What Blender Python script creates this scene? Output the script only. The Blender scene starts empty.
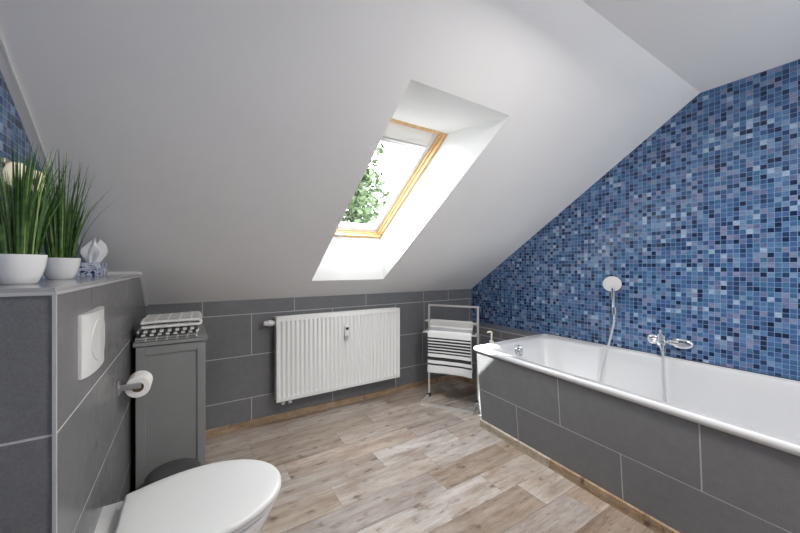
import bpy, bmesh, math, random
from mathutils import Vector, Matrix
random.seed(7)
sc = bpy.context.scene
COL = sc.collection
PI = math.pi

# ---------------------------------------------------------------- helpers
def link(name, me, parent=None):
    o = bpy.data.objects.new(name, me)
    COL.objects.link(o)
    if parent is not None:
        o.parent = parent
        o.matrix_parent_inverse = Matrix.Translation(parent.location).inverted()
    return o

def tag(o, label=None, cat=None, group=None, kind=None):
    if label: o['label'] = label
    if cat: o['category'] = cat
    if group: o['group'] = group
    if kind: o['kind'] = kind
    return o

def empty(name, loc, label=None, cat=None, group=None, kind=None):
    o = bpy.data.objects.new(name, None)
    o.location = loc
    o.empty_display_size = .05
    COL.objects.link(o)
    return tag(o, label, cat, group, kind)

def finish(name, bm, mats, parent=None, smooth=None):
    """link a bmesh (world coordinates) as one mesh object; parts keep world placement under their Empty"""
    bmesh.ops.recalc_face_normals(bm, faces=bm.faces)
    me = bpy.data.meshes.new(name)
    bm.to_mesh(me); bm.free()
    for m in (mats if isinstance(mats, (list, tuple)) else [mats]):
        me.materials.append(m)
    if smooth is not None:
        me.shade_smooth()
        me.set_sharp_from_angle(angle=math.radians(smooth))
    return link(name, me, parent)

def B(): return bmesh.new()

def add_box(bm, x0, x1, y0, y1, z0, z1, bev=0, seg=2, mat=0, M=None):
    vs = [bm.verts.new((x, y, z)) for x in (x0, x1) for y in (y0, y1) for z in (z0, z1)]
    idx = [(0,1,3,2),(4,6,7,5),(0,4,5,1),(2,3,7,6),(0,2,6,4),(1,5,7,3)]
    fs = [bm.faces.new([vs[i] for i in f]) for f in idx]
    for f in fs: f.material_index = mat
    bmesh.ops.recalc_face_normals(bm, faces=fs)
    allv = list(vs)
    if bev:
        es = list({e for f in fs for e in f.edges})
        r = bmesh.ops.bevel(bm, geom=es, offset=bev, segments=seg, profile=.5, affect='EDGES')
        allv = list({v for f in r['faces'] for v in f.verts} | {v for v in vs if v.is_valid})
        for f in r['faces']: f.material_index = mat
    if M is not None:
        for v in allv: v.co = M @ v.co
    return allv

def frames(pts, closed=False):
    n = len(pts); T = []
    for i in range(n):
        a = pts[i-1] if (i > 0 or closed) else pts[i]
        b = pts[(i+1) % n] if (i < n-1 or closed) else pts[i]
        T.append((b-a).normalized())
    up = Vector((0,0,1)) if abs(T[0].z) < .9 else Vector((1,0,0))
    N = [(up - T[0]*up.dot(T[0])).normalized()]
    for i in range(1, n):
        v = N[-1] - T[i]*N[-1].dot(T[i])
        N.append(v.normalized())
    return T, N

def add_tube(bm, pts, r, seg=12, closed=False, mat=0, cap=True):
    pts = [Vector(p) for p in pts]
    T, N = frames(pts, closed)
    rings = []
    for i, p in enumerate(pts):
        rr = r[i] if isinstance(r, (list, tuple)) else r
        bnm = T[i].cross(N[i])
        rings.append([bm.verts.new(p + (N[i]*math.cos(2*PI*k/seg) + bnm*math.sin(2*PI*k/seg))*rr) for k in range(seg)])
    m = len(rings)
    for i in range(m if closed else m-1):
        a, b = rings[i], rings[(i+1) % m]
        for k in range(seg):
            bm.faces.new((a[k], a[(k+1) % seg], b[(k+1) % seg], b[k])).material_index = mat
    if cap and not closed:
        bm.faces.new(rings[0]).material_index = mat
        bm.faces.new(rings[-1]).material_index = mat

def add_square_bar(bm, a, b, r):
    """square section bar of half-width r between two points"""
    a, b = Vector(a), Vector(b)
    t = (b-a).normalized()
    up = Vector((0,0,1)) if abs(t.z) < .9 else Vector((.556,-.832,0))
    n = (up - t*up.dot(t)).normalized(); s = t.cross(n)
    q = []
    for p in (a, b):
        q.append([bm.verts.new(p + n*i*r + s*j*r) for i, j in ((1,1),(1,-1),(-1,-1),(-1,1))])
    for k in range(4):
        bm.faces.new((q[0][k], q[0][(k+1)%4], q[1][(k+1)%4], q[1][k]))
    bm.faces.new(q[0]); bm.faces.new(q[1])

def add_lathe(bm, prof, M=None, seg=32, mat=0):
    """prof: (radius, height) pairs round local z"""
    M = M or Matrix.Identity(4)
    rings = []
    for r, h in prof:
        if r < 1e-6:
            rings.append([bm.verts.new(M @ Vector((0,0,h)))])
        else:
            rings.append([bm.verts.new(M @ Vector((r*math.cos(2*PI*k/seg), r*math.sin(2*PI*k/seg), h))) for k in range(seg)])
    for a, b in zip(rings, rings[1:]):
        for k in range(seg):
            k2 = (k+1) % seg
            if len(a) == 1 and len(b) == 1: continue
            if len(a) == 1: f = (a[0], b[k2], b[k])
            elif len(b) == 1: f = (a[k], a[k2], b[0])
            else: f = (a[k], a[k2], b[k2], b[k])
            bm.faces.new(f).material_index = mat

def axis_matrix(origin, direction):
    d = Vector(direction).normalized()
    q = Vector((0,0,1)).rotation_difference(d)
    return Matrix.Translation(Vector(origin)) @ q.to_matrix().to_4x4()

def add_loft(bm, rings, cap0=True, cap1=True, mat=0):
    R = [[bm.verts.new(p) for p in r] for r in rings]
    n = len(R[0])
    for a, b in zip(R, R[1:]):
        for k in range(n):
            bm.faces.new((a[k], a[(k+1)%n], b[(k+1)%n], b[k])).material_index = mat
    if cap0: bm.faces.new(R[0]).material_index = mat
    if cap1: bm.faces.new(R[-1]).material_index = mat
    return R

def add_poly(bm, pts, mat=0):
    f = bm.faces.new([bm.verts.new(p) for p in pts]); f.material_index = mat
    return f

def clip_poly(poly, inside, cut):
    out = []
    for i in range(len(poly)):
        a, b = poly[i], poly[(i+1) % len(poly)]
        ia, ib = inside(a), inside(b)
        if ia: out.append(a)
        if ia != ib: out.append(cut(a, b))
    return out

def clip_half(poly, nx, ny, c):
    """keep nx*u + ny*v <= c"""
    f = lambda p: nx*p[0] + ny*p[1] - c
    return clip_poly(poly, lambda p: f(p) <= 1e-9,
                     lambda a, b: tuple(a[i] + (b[i]-a[i])*f(a)/(f(a)-f(b)) for i in (0, 1)))

def tiled_face(bm, to3, nrm, halves, rows, gap=.0027, h=.0012):
    """big tiles standing proud of a grout face. rows: (v0, v1, [joint u values]); halves clip the whole face. slot 0 tile, slot 1 grout"""
    big = [(-9,-9),(9,-9),(9,9),(-9,9)]
    for hf in halves: big = clip_half(big, *hf)
    add_poly(bm, [to3(*p) for p in big], 1)
    nrm = Vector(nrm)
    for v0, v1, us in rows:
        edges = [-9] + sorted(us) + [9]
        for a, b in zip(edges, edges[1:]):
            p = [(a+gap, v0+gap), (b-gap, v0+gap), (b-gap, v1-gap), (a+gap, v1-gap)]
            for hf in halves:
                p = clip_half(p, *hf)
                if len(p) < 3: break
            if len(p) < 3: continue
            top = [Vector(to3(*q)) + nrm*h for q in p]
            bot = [Vector(to3(*q)) for q in p]
            add_poly(bm, top, 0)
            for i in range(len(p)):
                j = (i+1) % len(p)
                add_poly(bm, [bot[i], bot[j], top[j], top[i]], 0)

# ---------------------------------------------------------------- materials
def srgb(r, g, b):
    f = lambda c: (c/255/12.92) if c/255 <= .04045 else ((c/255+.055)/1.055)**2.4
    return (f(r), f(g), f(b), 1)

def new_mat(name):
    m = bpy.data.materials.new(name); m.use_nodes = True
    nt = m.node_tree
    return m, nt, nt.nodes['Principled BSDF']

def N(nt, t, **kw):
    n = nt.nodes.new(t)
    for k, v in kw.items():
        if hasattr(n, k): setattr(n, k, v)
        else: n.inputs[k].default_value = v
    return n

def mixc(nt, fac, a, b, blend='MIX'):
    n = nt.nodes.new('ShaderNodeMix'); n.data_type = 'RGBA'; n.blend_type = blend
    for sock, val in ((0, fac), (6, a), (7, b)):
        if hasattr(val, 'is_output'): nt.links.new(val, n.inputs[sock])
        else: n.inputs[sock].default_value = val
    return n.outputs[2]

def math_n(nt, op, a, b=None, c=None):
    n = nt.nodes.new('ShaderNodeMath'); n.operation = op
    for i, v in enumerate((a, b, c)):
        if v is None: continue
        if hasattr(v, 'is_output'): nt.links.new(v, n.inputs[i])
        else: n.inputs[i].default_value = v
    return n.outputs[0]

def obj_coord(nt):
    return nt.nodes.new('ShaderNodeTexCoord').outputs['Object']

def scaled(nt, vec, sx, sy, sz):
    n = nt.nodes.new('ShaderNodeVectorMath'); n.operation = 'MULTIPLY'
    nt.links.new(vec, n.inputs[0]); n.inputs[1].default_value = (sx, sy, sz)
    return n.outputs[0]

def noise(nt, vec, scale, detail=3, rough=.55):
    n = N(nt, 'ShaderNodeTexNoise'); n.inputs['Scale'].default_value = scale
    n.inputs['Detail'].default_value = detail; n.inputs['Roughness'].default_value = rough
    if vec is not None: nt.links.new(vec, n.inputs['Vector'])
    return n.outputs['Fac']

def ramp(nt, fac, stops, interp='LINEAR'):
    n = nt.nodes.new('ShaderNodeValToRGB'); r = n.color_ramp; r.interpolation = interp
    while len(r.elements) < len(stops): r.elements.new(.5)
    for e, (p, c) in zip(r.elements, stops): e.position = p; e.color = c
    nt.links.new(fac, n.inputs['Fac'])
    return n.outputs['Color']

def bump(nt, bsdf, h, dist=.001, strength=.4):
    n = nt.nodes.new('ShaderNodeBump'); n.inputs['Distance'].default_value = dist
    n.inputs['Strength'].default_value = strength
    nt.links.new(h, n.inputs['Height']); nt.links.new(n.outputs['Normal'], bsdf.inputs['Normal'])

def simple(name, c, rough=.5, metal=0, var=.04, vscale=8, bumpd=0, bscale=200, coat=0, sheen=0):
    m, nt, b = new_mat(name)
    co = obj_coord(nt)
    f = noise(nt, co, vscale, 3)
    lo = tuple(x*(1-var) for x in c[:3])+(1,); hi = tuple(min(1, x*(1+var)) for x in c[:3])+(1,)
    nt.links.new(ramp(nt, f, [(.3, lo), (.7, hi)]), b.inputs['Base Color'])
    b.inputs['Roughness'].default_value = rough; b.inputs['Metallic'].default_value = metal
    if coat: b.inputs['Coat Weight'].default_value = coat; b.inputs['Coat Roughness'].default_value = .05
    if sheen: b.inputs['Sheen Weight'].default_value = sheen
    if bumpd: bump(nt, b, noise(nt, co, bscale, 2), bumpd, .5)
    return m

def tile_mat(name, c, rough):
    m, nt, b = new_mat(name)
    co = obj_coord(nt)
    f1 = noise(nt, co, 3.2, 5, .62); f2 = noise(nt, co, 220, 2); f3 = noise(nt, co, 28, 4, .6)
    s = lambda k: tuple(x*k for x in c[:3])+(1,)
    base = ramp(nt, f1, [(.3, s(.80)), (.7, s(1.2))])
    base = mixc(nt, .5, base, ramp(nt, f3, [(.3, s(.82)), (.7, s(1.18))]))
    base = mixc(nt, .3, base, ramp(nt, f2, [(.3, s(.7)), (.7, s(1.35))]))
    nt.links.new(base, b.inputs['Base Color'])
    b.inputs['Roughness'].default_value = rough
    bump(nt, b, f2, .0006, .3)
    return m

M = {}
M['paint'] = simple('white_paint', (.85,.85,.85,1), .75, var=.012, vscale=3, bumpd=.0004, bscale=160)
M['reveal'] = simple('reveal_plaster', (.84,.84,.83,1), .7, var=.012, vscale=3)
M['tile'] = tile_mat('grey_stone_tile', (.165,.168,.178,1), .32)
M['tile_gloss'] = tile_mat('grey_stone_tile_semi_gloss', (.165,.165,.168,1), .26)
M['grout'] = simple('light_grout', (.55,.545,.535,1), .8)
M['trim'] = simple('white_trim', (.78,.78,.77,1), .45, var=.01)
M['alu'] = simple('brushed_aluminium', (.62,.62,.63,1), .32, metal=1, var=.03)
M['chrome'] = simple('chrome', (.82,.83,.85,1), .07, metal=1, var=.01)
M['steel'] = simple('polished_steel_tube', (.84,.83,.81,1), .38, metal=.7, var=.02)
M['ceramic'] = simple('white_ceramic', (.70,.70,.695,1), .1, var=.006, coat=.3)
M['acrylic'] = simple('white_bath_enamel', (.66,.665,.68,1), .12, var=.006, coat=.4)
M['plastic'] = simple('white_plastic', (.69,.69,.68,1), .3, var=.008)
M['plastic_dark'] = simple('dark_display', (.03,.032,.035,1), .2)
M['radiator'] = simple('radiator_enamel', (.76,.755,.74,1), .28, var=.008)
M['radiator_inner'] = simple('radiator_grille_grey', (.45,.45,.45,1), .5)
M['cab'] = simple('grey_painted_wood', (.25,.257,.255,1), .45, var=.03, vscale=14)
M['rubber'] = simple('black_rubber', (.015,.015,.016,1), .6)
M['bin'] = simple('dark_grey_metal', (.055,.054,.053,1), .4)
M['paper'] = simple('toilet_paper', (.86,.85,.83,1), .9, var=.02, bumpd=.0006, bscale=120)
M['card'] = simple('brown_card', (.3,.21,.14,1), .9)
M['tissue'] = simple('white_tissue', (.85,.85,.85,1), .9, var=.015)
M['pot'] = simple('white_glazed_pot', (.82,.82,.82,1), .15, var=.006, coat=.3)
M['soil'] = simple('dark_soil', (.03,.022,.015,1), .95, var=.3, vscale=90)
M['skirt'] = None
M['screw'] = simple('dark_screw', (.08,.07,.06,1), .4, metal=1)
M['cream'] = simple('cream_pump_plastic', (.72,.68,.52,1), .35)
M['brass'] = simple('satin_lamp_metal', (.6,.55,.45,1), .3, metal=1)
M['roof_out'] = simple('roof_felt', (.2,.12,.1,1), .9)

def mosaic_mat(swap=0.0):
    m, nt, b = new_mat('blue_glass_mosaic')
    co = obj_coord(nt)
    sep = nt.nodes.new('ShaderNodeSeparateXYZ'); nt.links.new(co, sep.inputs[0])
    P = .0255
    u = math_n(nt, 'DIVIDE', sep.outputs[1], P); v = math_n(nt, 'DIVIDE', math_n(nt, 'SUBTRACT', sep.outputs[2], .5745), P)
    iu = math_n(nt, 'FLOOR', u); iv = math_n(nt, 'FLOOR', v)
    cb = nt.nodes.new('ShaderNodeCombineXYZ'); nt.links.new(iu, cb.inputs[0]); nt.links.new(iv, cb.inputs[1]); cb.inputs[2].default_value = swap
    wn = nt.nodes.new('ShaderNodeTexWhiteNoise'); wn.noise_dimensions = '3D'; nt.links.new(cb.outputs[0], wn.inputs['Vector'])
    stops = [(0, srgb(26,40,72)), (.085, srgb(36,60,98)), (.20, srgb(50,80,122)), (.33, srgb(60,102,136)), (.42, srgb(66,98,142)),
             (.58, srgb(84,118,158)), (.70, srgb(96,106,142)), (.77, srgb(110,136,168)), (.88, srgb(122,128,158)), (.95, srgb(148,170,194))]
    colr = ramp(nt, wn.outputs['Value'], stops, 'CONSTANT')
    # cloudy glass inside each tile
    add = nt.nodes.new('ShaderNodeVectorMath'); add.operation = 'MULTIPLY_ADD'
    nt.links.new(wn.outputs['Color'], add.inputs[0]); add.inputs[1].default_value = (9,9,9); nt.links.new(co, add.inputs[2])
    f = noise(nt, scaled(nt, add.outputs[0], 1, .5, 1.6), 70, 3, .6)
    colr = mixc(nt, .55, colr, ramp(nt, f, [(.25, (.46,.5,.58,1)), (.75, (1.65,1.6,1.55,1))]), 'MULTIPLY')
    fu = math_n(nt, 'FRACT', u); fv = math_n(nt, 'FRACT', v)
    du = math_n(nt, 'ABSOLUTE', math_n(nt, 'SUBTRACT', fu, .5)); dv = math_n(nt, 'ABSOLUTE', math_n(nt, 'SUBTRACT', fv, .5))
    d = math_n(nt, 'MAXIMUM', du, dv)
    g = ramp(nt, d, [(.452, (0,0,0,1)), (.475, (1,1,1,1))])
    colr = mixc(nt, g, colr, srgb(128,150,178))
    nt.links.new(colr, b.inputs['Base Color'])
    b.inputs['Specular IOR Level'].default_value = .5
    mr = nt.nodes.new('ShaderNodeMapRange'); nt.links.new(g, mr.inputs['Value'])
    mr.inputs['To Min'].default_value = .14; mr.inputs['To Max'].default_value = .75
    nt.links.new(mr.outputs[0], b.inputs['Roughness'])
    # every glass chip sits at a slightly different tilt
    inv = math_n(nt, 'SUBTRACT', 1.0, g)
    geo = nt.nodes.new('ShaderNodeNewGeometry')
    tl = nt.nodes.new('ShaderNodeVectorMath'); tl.operation = 'SUBTRACT'; nt.links.new(wn.outputs['Color'], tl.inputs[0]); tl.inputs[1].default_value = (.5,.5,.5)
    ta = nt.nodes.new('ShaderNodeVectorMath'); ta.operation = 'MULTIPLY_ADD'; nt.links.new(tl.outputs[0], ta.inputs[0]); ta.inputs[1].default_value = (.09,.09,.09); nt.links.new(geo.outputs['Normal'], ta.inputs[2])
    tn = nt.nodes.new('ShaderNodeVectorMath'); tn.operation = 'NORMALIZE'; nt.links.new(ta.outputs[0], tn.inputs[0])
    bn = nt.nodes.new('ShaderNodeBump'); bn.inputs['Distance'].default_value = .0012; bn.inputs['Strength'].default_value = .35
    nt.links.new(inv, bn.inputs['Height']); nt.links.new(tn.outputs[0], bn.inputs['Normal']); nt.links.new(bn.outputs['Normal'], b.inputs['Normal'])
    return m
M['mosaic'] = mosaic_mat()
M['mosaic_left'] = mosaic_mat(3.0)

def wood_mat(name, tint=None, darker=1.0):
    """bleached plank: per-plank colour from the 'tint' attribute (or one colour), grain along x"""
    m, nt, b = new_mat(name)
    co = obj_coord(nt)
    if tint is None:
        at = nt.nodes.new('ShaderNodeAttribute'); at.attribute_name = 'tint'
        base = at.outputs['Color']
        at2 = nt.nodes.new('ShaderNodeAttribute'); at2.attribute_name = 'shift'
        ad = nt.nodes.new('ShaderNodeVectorMath'); ad.operation = 'ADD'
        nt.links.new(co, ad.inputs[0]); nt.links.new(at2.outputs['Vector'], ad.inputs[1]); vec = ad.outputs[0]
        sc3 = scaled(nt, vec, 1, 9, 1)
    else:
        base = N(nt, 'ShaderNodeRGB').outputs[0]; base.default_value = tint
        vec = co; sc3 = scaled(nt, vec, 1, 1, 9)
    g1 = noise(nt, sc3, 2.6, 6, .62)
    g2 = noise(nt, scaled(nt, sc3, 1.6, 4, 1), 9, 6, .75)
    g3 = noise(nt, scaled(nt, vec, 1, 2.6, 1), 4.5, 5, .68)
    g4 = noise(nt, scaled(nt, vec, 1.0, 2.2, 1), 11, 3, .5)
    c1 = mixc(nt, .9, base, ramp(nt, g1, [(.3, (.66,.61,.57,1)), (.5, (1,1,1,1)), (.68, (1.22,1.24,1.27,1))]), 'MULTIPLY')
    c1 = mixc(nt, .75, c1, ramp(nt, g2, [(.34, (.56,.52,.48,1)), (.5, (1,1,1,1)), (.66, (1.22,1.22,1.22,1))]), 'MULTIPLY')
    c1 = mixc(nt, .9, c1, ramp(nt, g3, [(.32, (.80,.70,.61,1)), (.47, (1,.98,.96,1)), (.6, (1.12,1.13,1.15,1)), (.72, (1.2,1.22,1.26,1))]), 'MULTIPLY')
    c1 = mixc(nt, .85, c1, ramp(nt, g4, [(.26, (.22,.19,.17,1)), (.325, (.66,.62,.59,1)), (.41, (1,1,1,1))]), 'MULTIPLY')
    nt.links.new(c1, b.inputs['Base Color'])
    b.inputs['Roughness'].default_value = .38
    bump(nt, b, g2, .0006, .35)
    return m
M['floor'] = wood_mat('bleached_wood_planks')
M['floor_gap'] = simple('plank_gap', (.11,.085,.065,1), .8)
M['skirt'] = wood_mat('tan_wood_skirting', srgb(166,143,118))
M['skirt_grey'] = wood_mat('bleached_wood_skirting', srgb(184,172,156))

def pine_mat():
    m, nt, b = new_mat('lacquered_pine')
    co = obj_coord(nt)
    g = noise(nt, scaled(nt, co, 14, 3, 3), 4, 4, .6)
    nt.links.new(ramp(nt, g, [(.3, srgb(212,170,116)), (.7, srgb(238,204,152))]), b.inputs['Base Color'])
    b.inputs['Roughness'].default_value = .35
    return m
M['pine'] = pine_mat()
M['sash'] = simple('white_lacquered_sash', (.82,.82,.80,1), .35, var=.01)

def glass_mat():
    m, nt, b = new_mat('clear_window_glass')
    nt.nodes.remove(b)
    out = nt.nodes['Material Output']
    tr = nt.nodes.new('ShaderNodeBsdfTransparent'); gl = nt.nodes.new('ShaderNodeBsdfGlossy')
    tr.inputs['Color'].default_value = (.96,.98,.97,1); gl.inputs['Roughness'].default_value = .02
    lw = nt.nodes.new('ShaderNodeLayerWeight'); lw.inputs['Blend'].default_value = .5
    fr = math_n(nt, 'MULTIPLY_ADD', math_n(nt, 'POWER', lw.outputs['Facing'], 5.0), .25, .03)
    mx = nt.nodes.new('ShaderNodeMixShader')
    nt.links.new(fr, mx.inputs[0]); nt.links.new(tr.outputs[0], mx.inputs[1]); nt.links.new(gl.outputs[0], mx.inputs[2])
    nt.links.new(mx.outputs[0], out.inputs['Surface'])
    return m
M['glass'] = glass_mat()

def leaf_mat(name, a, bcol, rough=.45, trans=.25):
    m, nt, b = new_mat(name)
    f = noise(nt, obj_coord(nt), 60, 2)
    nt.links.new(ramp(nt, f, [(.3, a), (.7, bcol)]), b.inputs['Base Color'])
    b.inputs['Roughness'].default_value = rough
    return m
M['grass'] = leaf_mat('grass_blade_green', srgb(30,66,20), srgb(74,112,42))
M['grass_pale'] = leaf_mat('grass_blade_pale', srgb(98,136,62), srgb(140,164,92))
M['foliage'] = leaf_mat('garden_leaf', srgb(24,38,13), srgb(48,64,24), .7)
M['bark'] = simple('tree_bark', (.12,.09,.07,1), .9, var=.2)
M['lawn'] = simple('garden_lawn', (.3,.36,.24,1), .9, var=.15, vscale=3)

def glow_mat(name, c, s):
    m, nt, b = new_mat(name)
    b.inputs['Base Color'].default_value = c
    b.inputs['Emission Color'].default_value = c
    b.inputs['Emission Strength'].default_value = s
    return m

def towel_mat(name, kind):
    m, nt, b = new_mat(name)
    uv = nt.nodes.new('ShaderNodeTexCoord').outputs['UV']
    sep = nt.nodes.new('ShaderNodeSeparateXYZ'); nt.links.new(uv, sep.inputs[0])
    U, V = sep.outputs[0], sep.outputs[1]
    fz = noise(nt, obj_coord(nt), 260, 2)
    W = (.80,.80,.80,1); K = (.022,.022,.026,1)
    if kind == 'stripes':
        st = [(0, W)]
        for c, w in ((.135,.021),(.21,.023),(.283,.023),(.355,.023),(.428,.023),(.50,.018),(.64,.040),(.785,.020)):
            st += [(c-w, K), (c+w, W)]
        col = ramp(nt, V, st, 'CONSTANT')
    elif kind == 'grid':   # light grey with a white lattice
        a = math_n(nt, 'ABSOLUTE', math_n(nt, 'SUBTRACT', math_n(nt, 'FRACT', math_n(nt, 'MULTIPLY', U, 5.2)), .5))
        c = math_n(nt, 'ABSOLUTE', math_n(nt, 'SUBTRACT', math_n(nt, 'FRACT', math_n(nt, 'MULTIPLY', V, 9.0)), .5))
        d = math_n(nt, 'MAXIMUM', a, c)
        fine = math_n(nt, 'FRACT', math_n(nt, 'MULTIPLY', U, 60))
        col = ramp(nt, d, [(.0, (.50,.49,.47,1)), (.41, (.56,.55,.53,1)), (.44, (.84,.83,.81,1))], 'CONSTANT')
        col = mixc(nt, .25, col, ramp(nt, fine, [(0, (.6,.6,.6,1)), (.5, (1,1,1,1))], 'CONSTANT'), 'MULTIPLY')
    elif kind == 'check':  # black bands with white blocks
        a = math_n(nt, 'GREATER_THAN', math_n(nt, 'FRACT', math_n(nt, 'MULTIPLY', U, 8.0)), .5)
        c = math_n(nt, 'GREATER_THAN', math_n(nt, 'FRACT', math_n(nt, 'MULTIPLY_ADD', V, 15.0, .5)), .18)
        col = mixc(nt, math_n(nt, 'MULTIPLY', a, c), K, (.80,.79,.77,1))
    elif kind == 'darkgrey':
        a = math_n(nt, 'GREATER_THAN', math_n(nt, 'FRACT', math_n(nt, 'MULTIPLY', U, 6.0)), .82)
        col = mixc(nt, a, (.33,.33,.33,1), (.7,.69,.68,1))
    else:                  # grey with one pale border band
        col = ramp(nt, V, [(0, (.50,.49,.48,1)), (.30, (.50,.49,.48,1)), (.34, (.76,.75,.74,1)), (.47, (.47,.47,.48,1)), (.9, (.62,.62,.63,1))], 'CONSTANT')
    col = mixc(nt, .5, col, ramp(nt, fz, [(.3, (.8,.8,.8,1)), (.7, (1.1,1.1,1.1,1))]), 'MULTIPLY')
    nt.links.new(col, b.inputs['Base Color'])
    b.inputs['Roughness'].default_value = .95
    b.inputs['Sheen Weight'].default_value = .2
    bump(nt, b, fz, .0015, .6)
    return m

# ---------------------------------------------------------------- room dimensions (metres)
XL, XR, YB, YF = -.443, 2.529, 2.565, -1.5
ZK, SL, ZC = .904, .672, 2.157              # knee wall height, roof pitch, flat ceiling
YR = YB - (ZC-ZK)/SL                         # where the slope meets the flat ceiling
slope_z = lambda y: ZK + SL*(YB-y)

# floor: bleached planks running along x ---------------------------------
def build_floor():
    bm = B()
    add_box(bm, XL-.1, XR+.1, YF-.1, YB+.1, -.05, -.003, mat=1)
    tint = bm.loops.layers.float_color.new('tint'); shift = bm.loops.layers.float_color.new('shift')
    w = .1685; y0 = 1.98
    pal = [srgb(163,151,142), srgb(160,146,133), srgb(157,148,143), srgb(176,168,162), srgb(150,136,124), srgb(168,157,149), srgb(160,149,143), srgb(165,149,137)]
    known = {0: [.467, 1.30, 1.72], 1: [.95, 1.52], 2: [.62, 1.21], 3: [.15, 1.12, 1.66], 4: [.45, 1.345], 5: [.80, 1.45], -1: [.06, .85, 1.62], -2: [.33, 1.15, 1.9], -3: [.585, 1.4, 2.0]}
    rnd = random.Random(11); last = None
    r = -4
    while True:
        ya = y0 - w*(r+1); yb = y0 - w*r
        if yb < YF: break
        js = [XL] + (known.get(r) or sorted(rnd.uniform(-.3, 2.4) for _ in range(3))) + [XR]
        ya2, yb2 = max(ya, YF), min(yb, YB)
        if yb2 - ya2 > .005:
            for a, b in zip(js, js[1:]):
                if b-a < .02: continue
                g = .0007
                f = add_poly(bm, [(a+g,ya2+g,0),(b-g,ya2+g,0),(b-g,yb2-g,0),(a+g,yb2-g,0)], 0)
                c = rnd.choice([p for p in pal if p is not last]); last = c
                k = rnd.uniform(.95, 1.06)
                sh = (rnd.uniform(0,40), rnd.uniform(0,40), rnd.uniform(0,40), 1)
                for lp in f.loops:
                    lp[tint] = (c[0]*k, c[1]*k, c[2]*k, 1); lp[shift] = sh
        r += 1
    tag(finish('floor', bm, [M['floor'], M['floor_gap']]), kind='structure')
build_floor()

# back knee wall: grey 60x30 tiles --------------------------------------
bm = B()
rows = [(-.05,.209,[.381-1.2,-.22,.381,.988,1.585,2.19]), (.209,.511,[-.52,.08,.68,1.284,1.89,2.5]),
        (.511,.803,[-.22,.381,.985,1.585,1.906,2.5]), (.803,1.2,[-.52,.081,.682,1.287,1.9,2.208])]
tiled_face(bm, lambda u, v: (u, YB, v), (0,-1,0), [(-1,0,-XL),(1,0,XR),(0,-1,.01),(0,1,ZK)], rows)
tag(finish('wall_back', bm, [M['tile'], M['grout']]), kind='structure')

# gable walls: mosaic ------------------------------------------------------
def gable(name, x, mat):
    bm = B()
    add_poly(bm, [(x,YF,-.01),(x,YB,-.01),(x,YB,ZK),(x,YR,ZC),(x,YF,ZC)])
    tag(finish(name, bm, mat), kind='structure')
gable('wall_right', XR, M['mosaic'])
gable('wall_left', XL, M['mosaic_left'])
bm = B(); add_poly(bm, [(XL,YF,-.01),(XR,YF,-.01),(XR,YF,ZC),(XL,YF,ZC)])
tag(finish('wall_front', bm, M['paint']), kind='structure')

# flat ceiling and the slope with its skylight opening ----------------------
bm = B(); add_poly(bm, [(XL,YF,ZC),(XR,YF,ZC),(XR,YR,ZC),(XL,YR,ZC)])
tag(finish('ceiling', bm, M['paint']), kind='structure')
OX0, OX1, OY0, OY1 = .752, 1.346, 1.100, 2.368      # opening in the slope (y0 = high edge)
S = lambda x, y: (x, y, slope_z(y))
# window frame plane, offset along the roof normal
ND = .23
nrm = Vector((0, SL, 1)).normalized(); ups = Vector((0, -1, SL)).normalized()
FX0, FX1 = .826, 1.272
FB = Vector((0, 2.294, slope_z(2.294))) ; FB.z += ND/nrm.z
FT = Vector((0, 1.484, slope_z(1.484))); FT.z += ND/nrm.z
bm = B()
xs = [XL, OX0, OX1, XR]; ys = [YR, OY0, OY1, YB]
grid = {(i, j): bm.verts.new(S(xs[i], ys[j])) for i in range(4) for j in range(4)}
for i in range(3):
    for j in range(3):
        if (i, j) == (1, 1): continue
        bm.faces.new((grid[i,j], grid[i+1,j], grid[i+1,j+1], grid[i,j+1]))
tag(finish('ceiling_slope', bm, M['paint']), kind='structure')
# plastered reveal of the skylight, one shell
bm = B()
inner = [Vector(S(OX0,OY0)), Vector(S(OX1,OY0)), Vector(S(OX1,OY1)), Vector(S(OX0,OY1))]
outer = [Vector((FX0,FT.y,FT.z)), Vector((FX1,FT.y,FT.z)), Vector((FX1,FB.y,FB.z)), Vector((FX0,FB.y,FB.z))]
iv = [bm.verts.new(p) for p in inner]; ov = [bm.verts.new(p) for p in outer]
for k in range(4):
    bm.faces.new((iv[k], iv[(k+1)%4], ov[(k+1)%4], ov[k]))
tag(finish('trim_skylight', bm, M['reveal']), kind='structure')

# the skylight itself ---------------------------------------------------------
win = empty('window_1', (FX0, FB.y, FB.z), 'pine roof window in the sloping ceiling', 'window', kind='structure')
FH = (FT-FB).length; FW = FX1-FX0
LM = Matrix(((1,0,0,FX0),(0,ups.y,nrm.y,FB.y),(0,ups.z,nrm.z,FB.z),(0,0,0,1)))   # local (x across, y up the slope, z outward)
def rect_frame(bm, m, wl, wr, wb, wt, z0, z1, bev=.002):
    """four mitred-looking boards of a rectangular frame inset by m from the window's outer size"""
    x0, x1, y0, y1 = m, FW-m, m, FH-m
    add_box(bm, x0, x0+wl, y0, y1, z0, z1, bev, M=LM)
    add_box(bm, x1-wr, x1, y0, y1, z0, z1, bev, M=LM)
    add_box(bm, x0+wl, x1-wr, y0, y0+wb, z0, z1, bev, M=LM)
    add_box(bm, x0+wl, x1-wr, y1-wt, y1, z0, z1, bev, M=LM)
bm = B()
rect_frame(bm, -.012, .03, .03, .034, .022, -.004, .075)
finish('window_frame', bm, M['pine'], win)
bm = B()
rect_frame(bm, .0185, .011, .011, .012, .008, .014, .07)
finish('pine_casing', bm, M['pine'], win)
bm = B()
rect_frame(bm, .030, .033, .033, .040, .10, .030, .075, .004)
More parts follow.
